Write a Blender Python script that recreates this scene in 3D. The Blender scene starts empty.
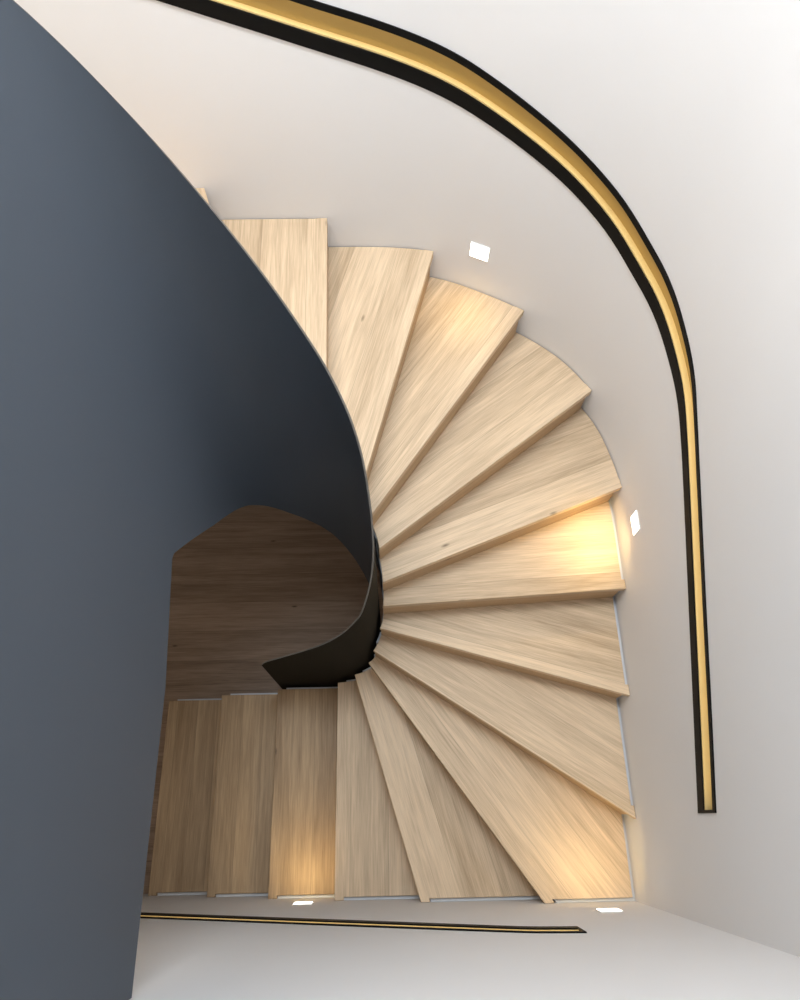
import bpy, bmesh, math, random
from mathutils import Vector, Matrix
random.seed(7)
C = bpy.context.scene.collection
S = 0.165          # one rise in metres; all plan numbers below are in rises

# ---------------------------------------------------------------- camera
F = 721.16
R = ((0.9997783655977969, -0.020576703687358703, 0.004451847701885948),
     (-0.01700875043255228, -0.9140804571664225, -0.4051760361067113),
     (0.012406534218761544, 0.40501051479163663, -0.9142278495084757))
cd = bpy.data.cameras.new('camera'); cam = bpy.data.objects.new('camera', cd); C.objects.link(cam)
cd.sensor_fit = 'VERTICAL'; cd.sensor_height = 36; cd.lens = F * 36 / 1000; cd.clip_start = 0.02
M = Matrix.Identity(4)
for i in range(3):
    M[i][0] = R[0][i]; M[i][1] = -R[1][i]; M[i][2] = -R[2][i]
M[2][3] = 27.986 * S
cam.matrix_world = M
bpy.context.scene.camera = cam

# ---------------------------------------------------------------- light and exposure
vs = bpy.context.scene.view_settings
vs.view_transform = 'Standard'; vs.look = 'None'; vs.gamma = 1; vs.use_curve_mapping = False
vs.exposure = 0.55
W = bpy.data.worlds.new('world'); bpy.context.scene.world = W; W.use_nodes = True
W.node_tree.nodes['Background'].inputs[0].default_value = (0.75, 0.86, 1, 1)
W.node_tree.nodes['Background'].inputs[1].default_value = 0.6

def area(name, loc, target, sx, sy, power, col):
    ld = bpy.data.lights.new(name, 'AREA'); ld.shape = 'RECTANGLE'; ld.size = sx; ld.size_y = sy
    ld.energy = power; ld.color = col
    o = bpy.data.objects.new(name, ld); C.objects.link(o); o.location = loc
    o.rotation_euler = (Vector(target) - Vector(loc)).to_track_quat('-Z', 'Y').to_euler()
    return o
sky = area('skylight_daylight', (0.0, 1.45, 5.8), (0.3, 1.5, 0), 1.2, 0.9, 50, (0.78, 0.89, 1.0))
sky.rotation_euler = (0, math.radians(-2), 0)
area('landing_ceiling_light', (-1.1, 1.55, 5.75), (-0.75, 2.33, 3.9), 0.6, 0.5, 24, (1.0, 0.90, 0.78))
area('hall_fill_light', (-1.5, 0.1, 2.70), (-1.3, 0.3, 0), 0.5, 0.4, 3, (1.0, 0.86, 0.70))  # added unseen fill that lifts the dark lower floor

# ---------------------------------------------------------------- materials
def mat(name, col, rough=0.6, metal=0.0, spec=0.5):
    m = bpy.data.materials.new(name); m.use_nodes = True
    b = m.node_tree.nodes['Principled BSDF']
    b.inputs['Base Color'].default_value = (*col, 1); b.inputs['Roughness'].default_value = rough
    b.inputs['Metallic'].default_value = metal; b.inputs['Specular IOR Level'].default_value = spec
    return m
def N(m, t, **k):
    n = m.node_tree.nodes.new(t)
    for a, v in k.items(): setattr(n, a, v)
    return n
def plaster(name, col):
    m = mat(name, col, 0.7, 0, 0.3); nt = m.node_tree; b = nt.nodes['Principled BSDF']
    tc = N(m, 'ShaderNodeTexCoord'); ns = N(m, 'ShaderNodeTexNoise'); ns.inputs['Scale'].default_value = 1.6; ns.inputs['Detail'].default_value = 3
    nt.links.new(tc.outputs['Object'], ns.inputs['Vector'])
    r = N(m, 'ShaderNodeValToRGB'); r.color_ramp.elements[0].position = .3; r.color_ramp.elements[1].position = .7
    r.color_ramp.elements[0].color = (*[c * .97 for c in col], 1); r.color_ramp.elements[1].color = (*col, 1)
    nt.links.new(ns.outputs[0], r.inputs[0]); nt.links.new(r.outputs[0], b.inputs['Base Color'])
    n2 = N(m, 'ShaderNodeTexNoise'); n2.inputs['Scale'].default_value = 220
    nt.links.new(tc.outputs['Object'], n2.inputs['Vector'])
    bp = N(m, 'ShaderNodeBump'); bp.inputs['Strength'].default_value = .04; bp.inputs['Distance'].default_value = .002
    nt.links.new(n2.outputs[0], bp.inputs['Height']); nt.links.new(bp.outputs[0], b.inputs['Normal'])
    return m
def wood(name, light, dark, plank=0.19, rough=0.5, amount=1.0, seam=0.7):
    # UV in metres: u along the grain, v across it
    m = mat(name, light, rough, 0, 0.35); nt = m.node_tree; b = nt.nodes['Principled BSDF']; L = nt.links.new
    uv = N(m, 'ShaderNodeUVMap'); sp = N(m, 'ShaderNodeSeparateXYZ'); L(uv.outputs[0], sp.inputs[0])
    def math_(op, a, bb=None):
        n = N(m, 'ShaderNodeMath', operation=op)
        for i, x in enumerate((a, bb)):
            if x is None: continue
            if isinstance(x, (int, float)): n.inputs[i].default_value = x
            else: L(x, n.inputs[i])
        return n.outputs[0]
    vp = math_('DIVIDE', sp.outputs[1], plank); idx = math_('FLOOR', vp); fr = math_('FRACT', vp)
    rnd = N(m, 'ShaderNodeTexWhiteNoise', noise_dimensions='1D'); L(idx, rnd.inputs['W'])
    sh = math_('MULTIPLY', rnd.outputs['Value'], 17.0)
    def stretched(su, sv, detail, dist=0.0):
        cb = N(m, 'ShaderNodeCombineXYZ'); L(math_('MULTIPLY', math_('ADD', sp.outputs[0], sh), su), cb.inputs[0]); L(math_('MULTIPLY', sp.outputs[1], sv), cb.inputs[1]); L(sh, cb.inputs[2])
        n = N(m, 'ShaderNodeTexNoise'); n.inputs['Scale'].default_value = 1; n.inputs['Detail'].default_value = detail; n.inputs['Distortion'].default_value = dist
        L(cb.outputs[0], n.inputs['Vector']); return n.outputs[0]
    broad = stretched(1.2, 11, 4, .8); fine = stretched(9, 420, 5, 0); cath = stretched(1.5, 34, 5, 1.1)
    v = math_('ADD', math_('MULTIPLY', broad, .30), math_('ADD', math_('MULTIPLY', fine, .42), math_('MULTIPLY', cath, .38)))
    v = math_('ADD', v, math_('MULTIPLY', math_('SUBTRACT', rnd.outputs['Value'], .5), .16))
    r = N(m, 'ShaderNodeValToRGB'); e = r.color_ramp.elements
    e[0].position = .55 - .2; e[1].position = .55 + .14
    e[0].color = (*dark, 1); e[1].color = (*light, 1); L(v, r.inputs[0])
    # knots
    cb = N(m, 'ShaderNodeCombineXYZ'); L(math_('MULTIPLY', sp.outputs[0], 2.2), cb.inputs[0]); L(math_('MULTIPLY', sp.outputs[1], 6.5), cb.inputs[1])
    vo = N(m, 'ShaderNodeTexVoronoi'); vo.inputs['Scale'].default_value = 1.1; L(cb.outputs[0], vo.inputs['Vector'])
    kn = N(m, 'ShaderNodeMapRange'); kn.inputs[1].default_value = .015; kn.inputs[2].default_value = .06; L(vo.outputs['Distance'], kn.inputs[0])
    mk = N(m, 'ShaderNodeMix', data_type='RGBA'); L(kn.outputs[0], mk.inputs[0])
    mk.inputs[6].default_value = (*[c * .62 for c in dark], 1); L(r.outputs[0], mk.inputs[7])
    # seams between staves
    ed = math_('MULTIPLY', math_('MINIMUM', fr, math_('SUBTRACT', 1.0, fr)), plank)
    sm = N(m, 'ShaderNodeMapRange'); sm.inputs[1].default_value = .0003; sm.inputs[2].default_value = .0014; sm.inputs[3].default_value = seam; sm.inputs[4].default_value = 1; L(ed, sm.inputs[0])
    ms = N(m, 'ShaderNodeMix', data_type='RGBA', blend_type='MULTIPLY'); ms.inputs[0].default_value = 1
    L(mk.outputs[2], ms.inputs[6]); L(sm.outputs[0], ms.inputs[7]); L(ms.outputs[2], b.inputs['Base Color'])
    bp = N(m, 'ShaderNodeBump'); bp.inputs['Strength'].default_value = .25; bp.inputs['Distance'].default_value = .0012
    L(fine, bp.inputs['Height']); L(bp.outputs[0], b.inputs['Normal'])
    return m
M_wall = plaster('white_plaster', (0.83, 0.82, 0.815))
M_ceil = plaster('ceiling_plaster', (0.85, 0.85, 0.85))
M_tread = wood('light_oak', (0.80, 0.615, 0.42), (0.42, 0.30, 0.185))
M_tread_warm = wood('oak_brown_tone', (0.58, 0.415, 0.25), (0.27, 0.175, 0.095), plank=.12)  # darker, browner tone for the three lowest treads
M_riser = wood('oak_riser', (0.56, 0.38, 0.22), (0.36, 0.23, 0.125), plank=5)
M_floor = wood('oak_floor_shaded', (0.50, 0.36, 0.26), (0.20, 0.135, 0.092), plank=0.19, seam=.45)  # oak base darkened to carry the shade down on the lower floor
M_trim = mat('pale_grey_trim', (0.60, 0.62, 0.65), 0.45)
M_steel = mat('black_powder_coated_steel', (0.076, 0.090, 0.110), 0.5, 0, 0.15)
M_tread_side = mat('near_black_tread_side', (0.009, 0.008, 0.005), 0.7, 0, 0.12)
M_edge = mat('bronze_steel_edge', (0.20, 0.185, 0.165), 0.4, 0.3)
M_black = mat('matt_black_metal', (0.006, 0.006, 0.006), 0.5, 0, 0.1)
M_brass_lit = mat('brass_lit_tone', (0.90, 0.68, 0.30), 0.4, 0.25)  # groove floor: brass lightened in colour as if lit from above
M_brass_shade = mat('brass_shade_tone', (0.50, 0.345, 0.12), 0.5, 0.4)  # same lining, colour darkened to stand for shade on the upright back
M_lens = bpy.data.materials.new('lit_lens'); M_lens.use_nodes = True
bb = M_lens.node_tree.nodes['Principled BSDF']
bb.inputs['Emission Color'].default_value = (1, 0.93, 0.80, 1); bb.inputs['Emission Strength'].default_value = 3
M_led = bpy.data.materials.new('warm_light_strip'); M_led.use_nodes = True
lb = M_led.node_tree.nodes['Principled BSDF']; lb.inputs['Base Color'].default_value = (.9, .85, .7, 1)
lb.inputs['Emission Color'].default_value = (1, 0.80, 0.48, 1); lb.inputs['Emission Strength'].default_value = 1.6
M_frost = mat('white_bezel', (0.8, 0.8, 0.78), 0.5)

# ---------------------------------------------------------------- helpers
def link(name, bm, m, parent=None, smooth=False, recalc=True):
    if recalc: bmesh.ops.recalc_face_normals(bm, faces=bm.faces)
    me = bpy.data.meshes.new(name); bm.to_mesh(me); bm.free()
    for x in (m if isinstance(m, (list, tuple)) else [m]): me.materials.append(x)
    if smooth:
        for p in me.polygons: p.use_smooth = True
        me.set_sharp_from_angle(angle=math.radians(35))
    o = bpy.data.objects.new(name, me); C.objects.link(o)
    if parent: o.parent = parent; o.matrix_parent_inverse = Matrix.Translation(-parent.location)
    return o
def empty(name, loc, label, cat, group=None):
    o = bpy.data.objects.new(name, None); C.objects.link(o); o.location = loc; o.empty_display_size = .1
    o['label'] = label; o['category'] = cat
    if group: o['group'] = group
    return o
def struct(o): o['kind'] = 'structure'; return o
def V(x, y, z): return (x * S, y * S, z * S)

def catmull(P, n=8):
    P = [Vector(p) for p in P]; out = []
    for i in range(len(P) - 1):
        p0 = P[i-1] if i > 0 else 2*P[0] - P[1]; p1 = P[i]; p2 = P[i+1]; p3 = P[i+2] if i + 2 < len(P) else 2*P[-1] - P[-2]
        for j in range(n):
            t = j / n
            out.append(.5*((2*p1) + (-p0+p2)*t + (2*p0-5*p1+4*p2-p3)*t*t + (-p0+3*p1-3*p2+p3)*t**3))
    out.append(P[-1]); return out
def offset(P, d):
    o = []
    for i in range(len(P)):
        a = (P[i]-P[i-1] if i > 0 else P[1]-P[0]).normalized(); b = (P[i+1]-P[i] if i+1 < len(P) else P[i]-P[i-1]).normalized()
        na = Vector((-a.y, a.x)); nb = Vector((-b.y, b.x)); m = (na+nb).normalized()
        o.append(P[i] + m*d/max(.3, m.dot(na)))
    return o
class Path:
    def __init__(s, pts):
        s.P = [Vector(p) for p in pts]; s.s = [0]
        for i in range(1, len(s.P)): s.s.append(s.s[-1] + (s.P[i]-s.P[i-1]).length)
        s.cache = {}
    def off(s, d):
        if d not in s.cache: s.cache[d] = offset(s.P, d) if d else s.P
        return s.cache[d]
    def at(s, t, d=0):
        Q = s.off(d); t = max(0, min(s.s[-1], t))
        for i in range(len(Q)-1):
            if t <= s.s[i+1]:
                q = (t-s.s[i])/(s.s[i+1]-s.s[i]); return Q[i].lerp(Q[i+1], q)
        return Q[-1]
    def near(s, p, d=0):       # parameter nearest to a point
        Q = s.off(d); best = (1e9, 0); p = Vector(p)
        for i in range(len(Q)-1):
            e = Q[i+1]-Q[i]; q = max(0, min(1, (p-Q[i]).dot(e)/e.length_squared)); r = (Q[i]+e*q-p).length
            if r < best[0]: best = (r, s.s[i]+q*(s.s[i+1]-s.s[i]))
        return best[1]
    def hit(s, a, b, d=0):     # parameter where the line through a,b crosses, nearest to a
        Q = s.off(d); best = None; a = Vector(a); b = Vector(b); u = (b-a).normalized(); n = Vector((-u.y, u.x))
        for i in range(len(Q)-1):
            f0 = (Q[i]-a).dot(n); f1 = (Q[i+1]-a).dot(n)
            if f0*f1 <= 0 and f0 != f1:
                q = f0/(f0-f1); p = Q[i].lerp(Q[i+1], q); r = (p-a).length
                if best is None or r < best[0]: best = (r, s.s[i]+q*(s.s[i+1]-s.s[i]))
        return best[1] if best and best[0] < 3 else s.near(a, d)
    def seg(s, a, b, d=0):     # points between two parameters
        ks = [a] + [x for x in s.s if a+1e-4 < x < b-1e-4] + [b]
        return [s.at(k, d) for k in ks]
INC = [(-2.6,4.12),(-2.2,4.12),(-1.84,4.13),(-1.24,4.2),(-.85,4.33),(-.6,4.5),(-.37,4.93),(-.27,5.3),(-.25,5.7),(-.3,6.15),(-.42,6.65),(-.68,7.15),(-1.1,7.6),(-1.6,7.88),(-2.2,8.0),(-2.75,7.95),(-3.2,7.72),(-3.5,7.35),(-3.68,6.8),(-3.76,6.0),(-3.78,5),(-3.78,4)]
INN = Path([(-9,4.12),(-5,4.12),(-4,4.12)] + [tuple(p) for p in catmull(INC,6)] + [(-3.78,1.5),(-3.78,-2.13)])
OUC = [(6.4,6.6),(6.4,7.4),(6.37,8.25),(6.25,9.02),(5.99,9.98),(5.6,10.77),(4.84,11.83),(3.73,12.74),(2.3,13.54),(1.24,13.95),(0,14.12),(-1.5,14.15),(-2.5,14.16)]
OUT = Path([(-17,-2.14),(-12,-2.14),(-8,-2.14),(0,-2.14),(6.4,-2.14),(6.4,-1),(6.4,3)] + [tuple(p) for p in catmull(OUC,6)] + [(-8,14.16),(-17,14.16)])
def interp(T, s):
    if s <= T[0][0]: return T[0][1]
    for (a, x), (b, y) in zip(T, T[1:]):
        if s <= b: return x+(y-x)*(s-a)/(b-a)
    return T[-1][1]
def smooth_table(T, it=2):
    # resample and soften a table so that the edges read as one sweep
    a, b = T[0][0], T[-1][0]; n = int((b-a)/.15)+2
    xs = [a+(b-a)*i/(n-1) for i in range(n)]; ys = [interp(T, x) for x in xs]
    for _ in range(it*3): ys = [ys[0]] + [(ys[i-1]+2*ys[i]+ys[i+1])/4 for i in range(1, n-1)] + [ys[-1]]
    return list(zip(xs, ys))

# ---------------------------------------------------------------- recessed handrail lines (parameter along the wall, height)
TOP = 36.0
def lin(T, s):  # slot height tables on the curved wall
    return interp(T, s)
LOW_A = smooth_table([(4.0,2.95),(10.13,6.0),(13.35,7.5),(16.1,8.78),(18.76,10.04),(19.4,10.35),(19.87,10.52),(20.75,10.64)], 1)
HIGH_A = smooth_table([(4.0,3.85),(10.13,6.9),(13.4,8.42),(16.16,9.7),(18.67,10.85),(19.4,11.15),(19.73,11.3),(20.76,11.43)], 1)
LOW_B = smooth_table([(25.53,11.39),(27.34,12.05),(28.93,12.63),(29.75,12.93),(32.16,13.81),(33.9,14.4),(34.86,14.72),(35.89,15.07),(36.89,15.45),(37.92,15.93),(38.98,16.42),(40.4,16.97),(41.7,17.42),(42.89,17.84),(44.89,18.52),(46.36,19.02),(47.55,19.43),(50,20.3),(57,22.8)])
HIGH_B = smooth_table([(25.53,12.3),(27.25,12.93),(28.75,13.45),(29.51,13.72),(31.84,14.56),(33.01,14.98),(33.82,15.33),(34.69,15.68),(35.64,16.03),(36.6,16.4),(37.7,16.86),(39.24,17.53),(40.57,18.06),(41.78,18.5),(42.89,18.87),(43.28,18.99),(44.55,19.38),(47,20.2),(50,21.3),(57,23.9)])

# ---------------------------------------------------------------- the setting
def wall_strip(bm, path, s0, s1, lo, hi):
    ks = [s0] + [x for x in path.s if s0+1e-4 < x < s1-1e-4] + [s1]
    fine = []
    for a, b in zip(ks, ks[1:]):
        n = max(1, int((b-a)/.5))
        fine += [a+(b-a)*i/n for i in range(n)]
    fine.append(s1)
    prev = None
    for k in fine:
        p = path.at(k); l = lo(k) if callable(lo) else lo; h = hi(k) if callable(hi) else hi
        cur = (bm.verts.new(V(p.x, p.y, l)), bm.verts.new(V(p.x, p.y, h)))
        if prev: bm.faces.new((prev[0], cur[0], cur[1], prev[1]))
        prev = cur
def make_wall(name, a, b, slot=None):
    bm = bmesh.new()
    if slot:
        s0, s1, LO, HI = slot
        if a < s0: wall_strip(bm, OUT, a, s0, -0.2, TOP)
        wall_strip(bm, OUT, max(a, s0), min(b, s1), -0.2, lambda k: interp(LO, k))
        wall_strip(bm, OUT, max(a, s0), min(b, s1), lambda k: interp(HI, k), TOP)
        if b > s1: wall_strip(bm, OUT, s1, b, -0.2, TOP)
    else: wall_strip(bm, OUT, a, b, -0.2, TOP)
    bmesh.ops.remove_doubles(bm, verts=bm.verts, dist=1e-5)
    return struct(link(name, bm, M_wall, smooth=True))
s_corner = OUT.near((6.4, -2.14))
make_wall('wall_front', 0, s_corner, (0.5, 20.75, LOW_A, HIGH_A))
make_wall('wall_right', s_corner, OUT.s[-1], (25.53, 57.0, LOW_B, HIGH_B))
bm = bmesh.new()
vs_ = [bm.verts.new(V(*p)) for p in ((-17,-2.14,-.2),(-17,14.16,-.2),(-17,14.16,TOP),(-17,-2.14,TOP))]; bm.faces.new(vs_)
struct(link('wall_left', bm, M_wall))
def slab(name, pts, z0, z1, m, uvs=True):
    bm = bmesh.new(); uvl = bm.loops.layers.uv.new('UVMap')
    a = [bm.verts.new(V(x, y, z0)) for x, y in pts]; b = [bm.verts.new(V(x, y, z1)) for x, y in pts]
    bm.faces.new(a[::-1]); bm.faces.new(b)
    for i in range(len(pts)):
        j = (i+1) % len(pts); bm.faces.new((a[i], a[j], b[j], b[i]))
    bmesh.ops.recalc_face_normals(bm, faces=bm.faces)
    for f in bm.faces:
        for l in f.loops: l[uvl].uv = (l.vert.co.x, l.vert.co.y + l.vert.co.z)
    return link(name, bm, m)
struct(slab('floor', [(-17,-2.14),(6.5,-2.14),(6.5,14.2),(-17,14.2)], -1, 0, M_floor))
struct(slab('ceiling', [(-17,-2.14),(6.5,-2.14),(6.5,14.2),(-17,14.2)], TOP, TOP+1, M_ceil))

# ---------------------------------------------------------------- stairs
NOSE = {1:((-8.21,-2.14),(-8.2,4.12)),2:((-6.05,-2.14),(-6.06,4.12)),3:((-3.95,-2.14),(-3.95,4.12)),4:((-1.85,-2.14),(-1.84,4.13)),
 5:((.65,-2.14),(-1.24,4.2)),6:((3.94,-2.14),(-.74,4.34)),7:((6.4,-.12),(-.56,4.5)),8:((6.4,2.94),(-.37,4.93)),9:((6.4,5.65),(-.27,5.28)),
 10:((6.37,8.25),(-.26,5.64)),11:((5.61,10.75),(-.33,6.2)),12:((3.75,12.73),(-.45,6.75)),13:((1.26,13.95),(-.64,7.1)),14:((-1.52,14.15),(-1.41,7.8)),
 15:((-4.42,14.16),(-2.5,8.0)),16:((-7.2,14.16),(-3.25,7.68)),17:((-10.6,14.16),(-3.63,6.95)),18:((-14,14.16),(-3.73,5.9))}
TH, OV, GAP = 0.2, 0.05, 0.10
stair = empty('winding_staircase', V(-8.21, 1, 0), 'winding staircase of pale oak treads curving down around the dark open well', 'staircase')
def nose_line(k, back=0.0, d_in=0.0, d_out=0.0):
    o, i = Vector(NOSE[k][0]), Vector(NOSE[k][1]); u = (i-o).normalized(); n = Vector((u.y, -u.x))   # n points up the stair
    o2, i2 = o+n*back, i+n*back
    return OUT.hit(o2, i2, d_out), INN.hit(i2, o2, d_in)
def step_poly(k, back0, back1, d_in, d_out):
    so0, si0 = nose_line(k, back0, d_in, d_out); so1, si1 = nose_line(k+1, back1, d_in, d_out)
    si1 = max(si1, si0+.02)
    outer = OUT.seg(so0, so1, d_out); inner = INN.seg(si0, si1, d_in)
    return outer, inner[::-1]
def prism(poly, z0, z1, axis, mat_, name, parent, bevel=0.0, vo=0.0):
    bm = bmesh.new(); uvl = bm.loops.layers.uv.new('UVMap')
    pts = []
    for p in poly:
        if not pts or (p-pts[-1]).length > 1e-3: pts.append(p)
    if (pts[0]-pts[-1]).length < 1e-3: pts.pop()
    a = [bm.verts.new(V(p.x, p.y, z0)) for p in pts]; b = [bm.verts.new(V(p.x, p.y, z1)) for p in pts]
    bm.faces.new(a[::-1]); bm.faces.new(b)
    for i in range(len(pts)):
        j = (i+1) % len(pts); bm.faces.new((a[i], a[j], b[j], b[i]))
    bmesh.ops.recalc_face_normals(bm, faces=bm.faces)
    if bevel:
        es = [e for e in bm.edges if abs(e.verts[0].co.z-z1*S) < 1e-6 and abs(e.verts[1].co.z-z1*S) < 1e-6]
        bmesh.ops.bevel(bm, geom=es, offset=bevel, segments=2, affect='EDGES', profile=.5, clamp_overlap=True)
    o, u = axis; n = Vector((u.y, -u.x))
    for f in bm.faces:
        for l in f.loops:
            c = l.vert.co; q = Vector((c.x/S, c.y/S))-o
            l[uvl].uv = (q.dot(u)*S + vo*3.1, q.dot(n)*S + (z1*S-c.z) + vo*7.3 + 0.05)
    return link(name, bm, mat_, parent)
treads = {}
for k in range(1, 18):
    o, i = Vector(NOSE[k][0]), Vector(NOSE[k][1]); ax = (o, (i-o).normalized())
    vo = random.random()*3
    outer, inner = step_poly(k, 0, OV+.12, 0, GAP)
    gap = GAP if k < 10 else .03
    if k >= 10: outer, inner = step_poly(k, 0, OV+.12, 0, gap)
    s0 = OUT.near(outer[0], gap); s1 = OUT.near(outer[-1], gap); sn = min(s0+.27, s1-.05)
    tip, _ = nose_line(k, 0, 0, .012)
    outer = OUT.seg(tip, sn, .012) + OUT.seg(sn+.002, s1, gap)      # the nosing runs to the wall, the board behind it stops short
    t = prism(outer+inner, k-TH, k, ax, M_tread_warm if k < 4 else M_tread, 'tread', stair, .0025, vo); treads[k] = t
    # pale carcass strip the boards sit on, a little wider than the boards
    outer, inner = step_poly(k, .27, OV+.1, .07 if k < 8 else .02, 0.004)
    bot = 0.0 if k <= 3 else k-2.6
    prism(outer+inner, bot, k-.13, ax, M_trim, 'step_base', t)
    # oak riser board under the nosing, facing down the stair
    so0, si0 = nose_line(k, OV, 0, GAP); so1, si1 = nose_line(k, OV+.14, 0, GAP)
    rp = [OUT.at(so0, GAP), OUT.at(so1, GAP), INN.at(si1, 0), INN.at(si0, 0)]
    prism(rp, k-1+.002, k-TH, ax, M_riser, 'riser', t, 0, vo)
struct(slab('floor_landing', [(-17,-2.13),(-3.95,-2.13),(-3.95,5.0),(-3.95,5.9),(-14.0,14.12),(-17,14.12)], 16.9, 18, M_tread))

# ---------------------------------------------------------------- steel balustrade
TOPZ = smooth_table([(5.08,6.66),(6.42,8.1),(7.05,8.85),(7.54,9.5),(8.0,10.35),(9,12.0),(10,13.9),(10.98,15.85),(11.41,16.48),(11.78,17.1),(12.3,17.95),(12.95,19.47),(13.44,20.65),(13.87,21.68),(14.24,22.53),(14.63,23.25),(14.88,23.7),(15.3,24.25),(15.8,24.5),(17,24.5),(18,24.5)],1)
BOTZ = smooth_table([(5.08,1.2),(7,2.0),(9,3.4),(10,4.4),(11,5.5),(11.4,6.05),(12.03,7.15),(12.65,8.25),(13.22,8.95),(13.75,9.7),(14.26,10.7),(14.95,12.0),(15.51,12.9),(16.49,14.4),(17.31,15.75),(17.97,16.78)],0)
def botz(s): return interp(BOTZ, s) if s < 17.97 else 16.78-.40*min(1, (s-17.97)/2.0)
bal = empty('steel_balustrade', V(-3.9, 4.28, 1.2), 'dark blue-black sheet steel balustrade sweeping from the lower steps up to the left edge', 'balustrade')
smax = INN.s[-1]-.01
ks = []; k = 5.08
while k < smax: ks.append(k); k += .12 if k < 18 else 1.0
ks.append(smax)
def band(name, d0, d1, zlo, zhi, m, parent):
    bm = bmesh.new(); rings = []
    for k in ks:
        a, b = INN.at(k, d0), INN.at(k, d1); l, h = zlo(k), zhi(k)
        rings.append([bm.verts.new(V(a.x, a.y, l)), bm.verts.new(V(b.x, b.y, l)), bm.verts.new(V(b.x, b.y, h)), bm.verts.new(V(a.x, a.y, h))])
    for r0, r1 in zip(rings, rings[1:]):
        for q in range(4): bm.faces.new((r0[q], r1[q], r1[(q+1) % 4], r0[(q+1) % 4]))
    bm.faces.new(rings[0][::-1]); bm.faces.new(rings[-1])
    return link(name, bm, m, parent, smooth=True)
def tz(k):
    z = interp(TOPZ, k)
    if k < 5.35: z -= .22*(1-(k-5.08)/.27)**2      # rounded upper corner of the cut end
    return z
band('steel_sheet', .15, .175, botz, tz, M_steel, bal)
band('tread_side_skin', .14, .149, lambda k: botz(k)+.02, lambda k: tz(k)-.01, M_tread_side, bal)  # added thin skin, makes the sheet near-black on its tread side
band('edge_strip', .138, .177, tz, lambda k: tz(k)+.012, M_edge, bal)

# ---------------------------------------------------------------- recessed handrails
def rail(name, s0, s1, LO, HI, label, close0, close1):
    p = OUT.at((s0+s1)/2); root = empty(name, V(p.x, p.y, interp(LO, (s0+s1)/2)), label, 'handrail', None)
    ks = []; k = s0
    while k < s1: ks.append(k); k += .25
    ks.append(s1)
    DEP = .15
    def sweep(nm, prof, m, cap=True, a=None, b=None):
        bm = bmesh.new(); rings = []
        kk = [x for x in ks if (a is None or x >= a) and (b is None or x <= b)]
        for k in kk:
            lo, hi = interp(LO, k), interp(HI, k); sc = (hi-lo)/.84
            r = []
            for d, z in prof:                # d positive = out into the room, z 0..0.84 across the slot
                q = OUT.at(k, round(d, 4)); r.append(bm.verts.new(V(q.x, q.y, lo+z*sc)))
            rings.append(r)
        n = len(prof)
        for r0, r1 in zip(rings, rings[1:]):
            for q in range(n): bm.faces.new((r0[q], r1[q], r1[(q+1) % n], r0[(q+1) % n]))
        if cap: bm.faces.new(rings[0][::-1]); bm.faces.new(rings[-1])
        return link(nm, bm, m, root, smooth=True)
    t = .03
    # black C-shaped channel: lower lip, sill, back, head, upper lip
    sweep('lower_flange', [(.03,0),(.03,.28),(-DEP-.06,.28),(-DEP-.06,0)], M_black)
    sweep('upper_flange', [(.03,.72),(.03,.84),(-DEP-.06,.84),(-DEP-.06,.72)], M_black)
    # brass lining: groove floor in a painted lit tone, back in a shaded one
    sweep('brass_sill', [(-.002,.28),(-.002,.31),(-DEP,.31),(-DEP,.28)], M_brass_lit)
    sweep('light_strip', [(-.05,.70),(-.05,.721),(-.12,.721),(-.12,.70)], M_led)
    sweep('brass_back', [(-DEP,.28),(-DEP,.72),(-DEP-.05,.72),(-DEP-.05,.28)], M_brass_shade)
    for side, flag in ((0, close0), (1, close1)):
        if flag:
            a, b = (s0, s0+.06) if side == 0 else (s1-.06, s1)
            bm = bmesh.new(); rr = []
            for k in (a, b):
                lo, hi = interp(LO, k), interp(HI, k)
                rr.append([bm.verts.new(V(*OUT.at(k, d), z)) for d, z in ((.031, lo), (.031, hi), (-DEP-.06, hi), (-DEP-.06, lo))])
            for q in range(4): bm.faces.new((rr[0][q], rr[1][q], rr[1][(q+1) % 4], rr[0][(q+1) % 4]))
            bm.faces.new(rr[0][::-1]); bm.faces.new(rr[1])
            link('end_cap', bm, M_black, root)
    return root
rail('recessed_handrail', 25.53, 57.0, LOW_B, HIGH_B, 'black and brass handrail groove curving along the right wall above the treads', True, True)
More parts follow.
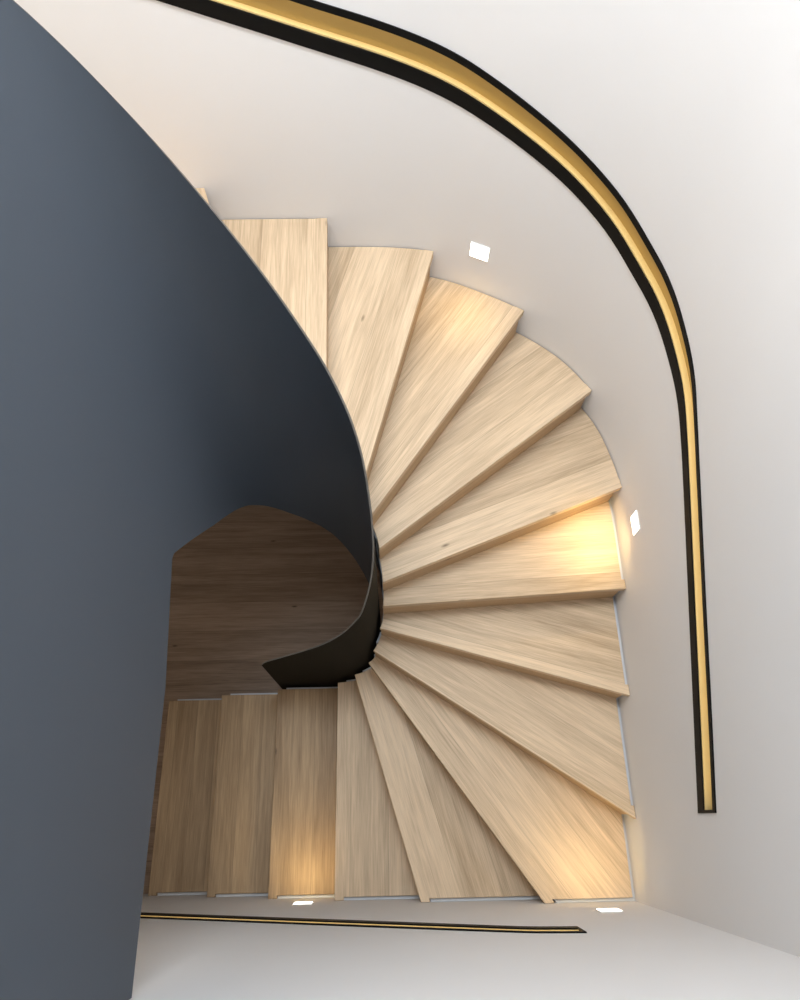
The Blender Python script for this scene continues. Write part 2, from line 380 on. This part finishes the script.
rail('recessed_handrail', .5, 20.75, LOW_A, HIGH_A, 'thin black and brass handrail groove in the straight wall at the bottom of the photo', True, True)

# ---------------------------------------------------------------- step lights
def step_light(s, z, label, power=1.0, out=.5, cone=135):
    p = OUT.at(s, .012); q = OUT.at(s+.05, .012); u = (q-p).normalized(); n = Vector((-u.y, u.x))
    root = empty('step_light', V(p.x, p.y, z), label, 'wall light', 'square step lights in the white walls')
    def box(nm, hw, hh, d0, d1, m, par, ring=False):
        bm = bmesh.new()
        def c(a, b, d): x = p+u*a+n*d; return bm.verts.new(V(x.x, x.y, z+b))
        o0 = [c(a*hw, b*hh, d0) for a, b in ((-1,-1),(1,-1),(1,1),(-1,1))]; o1 = [c(a*hw, b*hh, d1) for a, b in ((-1,-1),(1,-1),(1,1),(-1,1))]
        bm.faces.new(o0[::-1]); bm.faces.new(o1)
        for i in range(4): bm.faces.new((o0[i], o0[(i+1) % 4], o1[(i+1) % 4], o1[i]))
        return link(nm, bm, m, par)
    box('bezel', .27, .25, -.012, .01, M_frost, root)
    box('lit_lens', .25, .23, .01, .025, M_lens, root)
    ld = bpy.data.lights.new('step_light_lamp', 'SPOT'); ld.energy = power; ld.color = (1.0, 0.72, 0.30); ld.spot_size = math.radians(cone); ld.spot_blend = 1; ld.shadow_soft_size = .02
    lo = bpy.data.objects.new('lamp_glow', ld); C.objects.link(lo)
    pos = p+n*out; lo.location = V(pos.x, pos.y, z-.1)
    d = Vector((n.x*.45, n.y*.45, -1)); lo.rotation_euler = d.to_track_quat('-Z', 'Y').to_euler()
    lo.parent = root; lo.matrix_parent_inverse = Matrix.Translation(-root.location)
step_light(14.30, 4.56, 'white square step light low in the bottom wall, beside the third step', 1.6, .45)
step_light(22.14, 7.95, 'white square step light in the bottom wall near the room corner', 1.7, .6)
step_light(32.51, 10.5, 'white square step light in the right wall beside the strongest yellow glow', 2.5, .5, 155)
step_light(40.70, 13.45, 'white square step light high in the curved wall, below the handrail groove', 1.0, .6)
step_light(49.0, 16.6, 'square step light hidden behind the top of the steel balustrade', 1.5, 1.1)
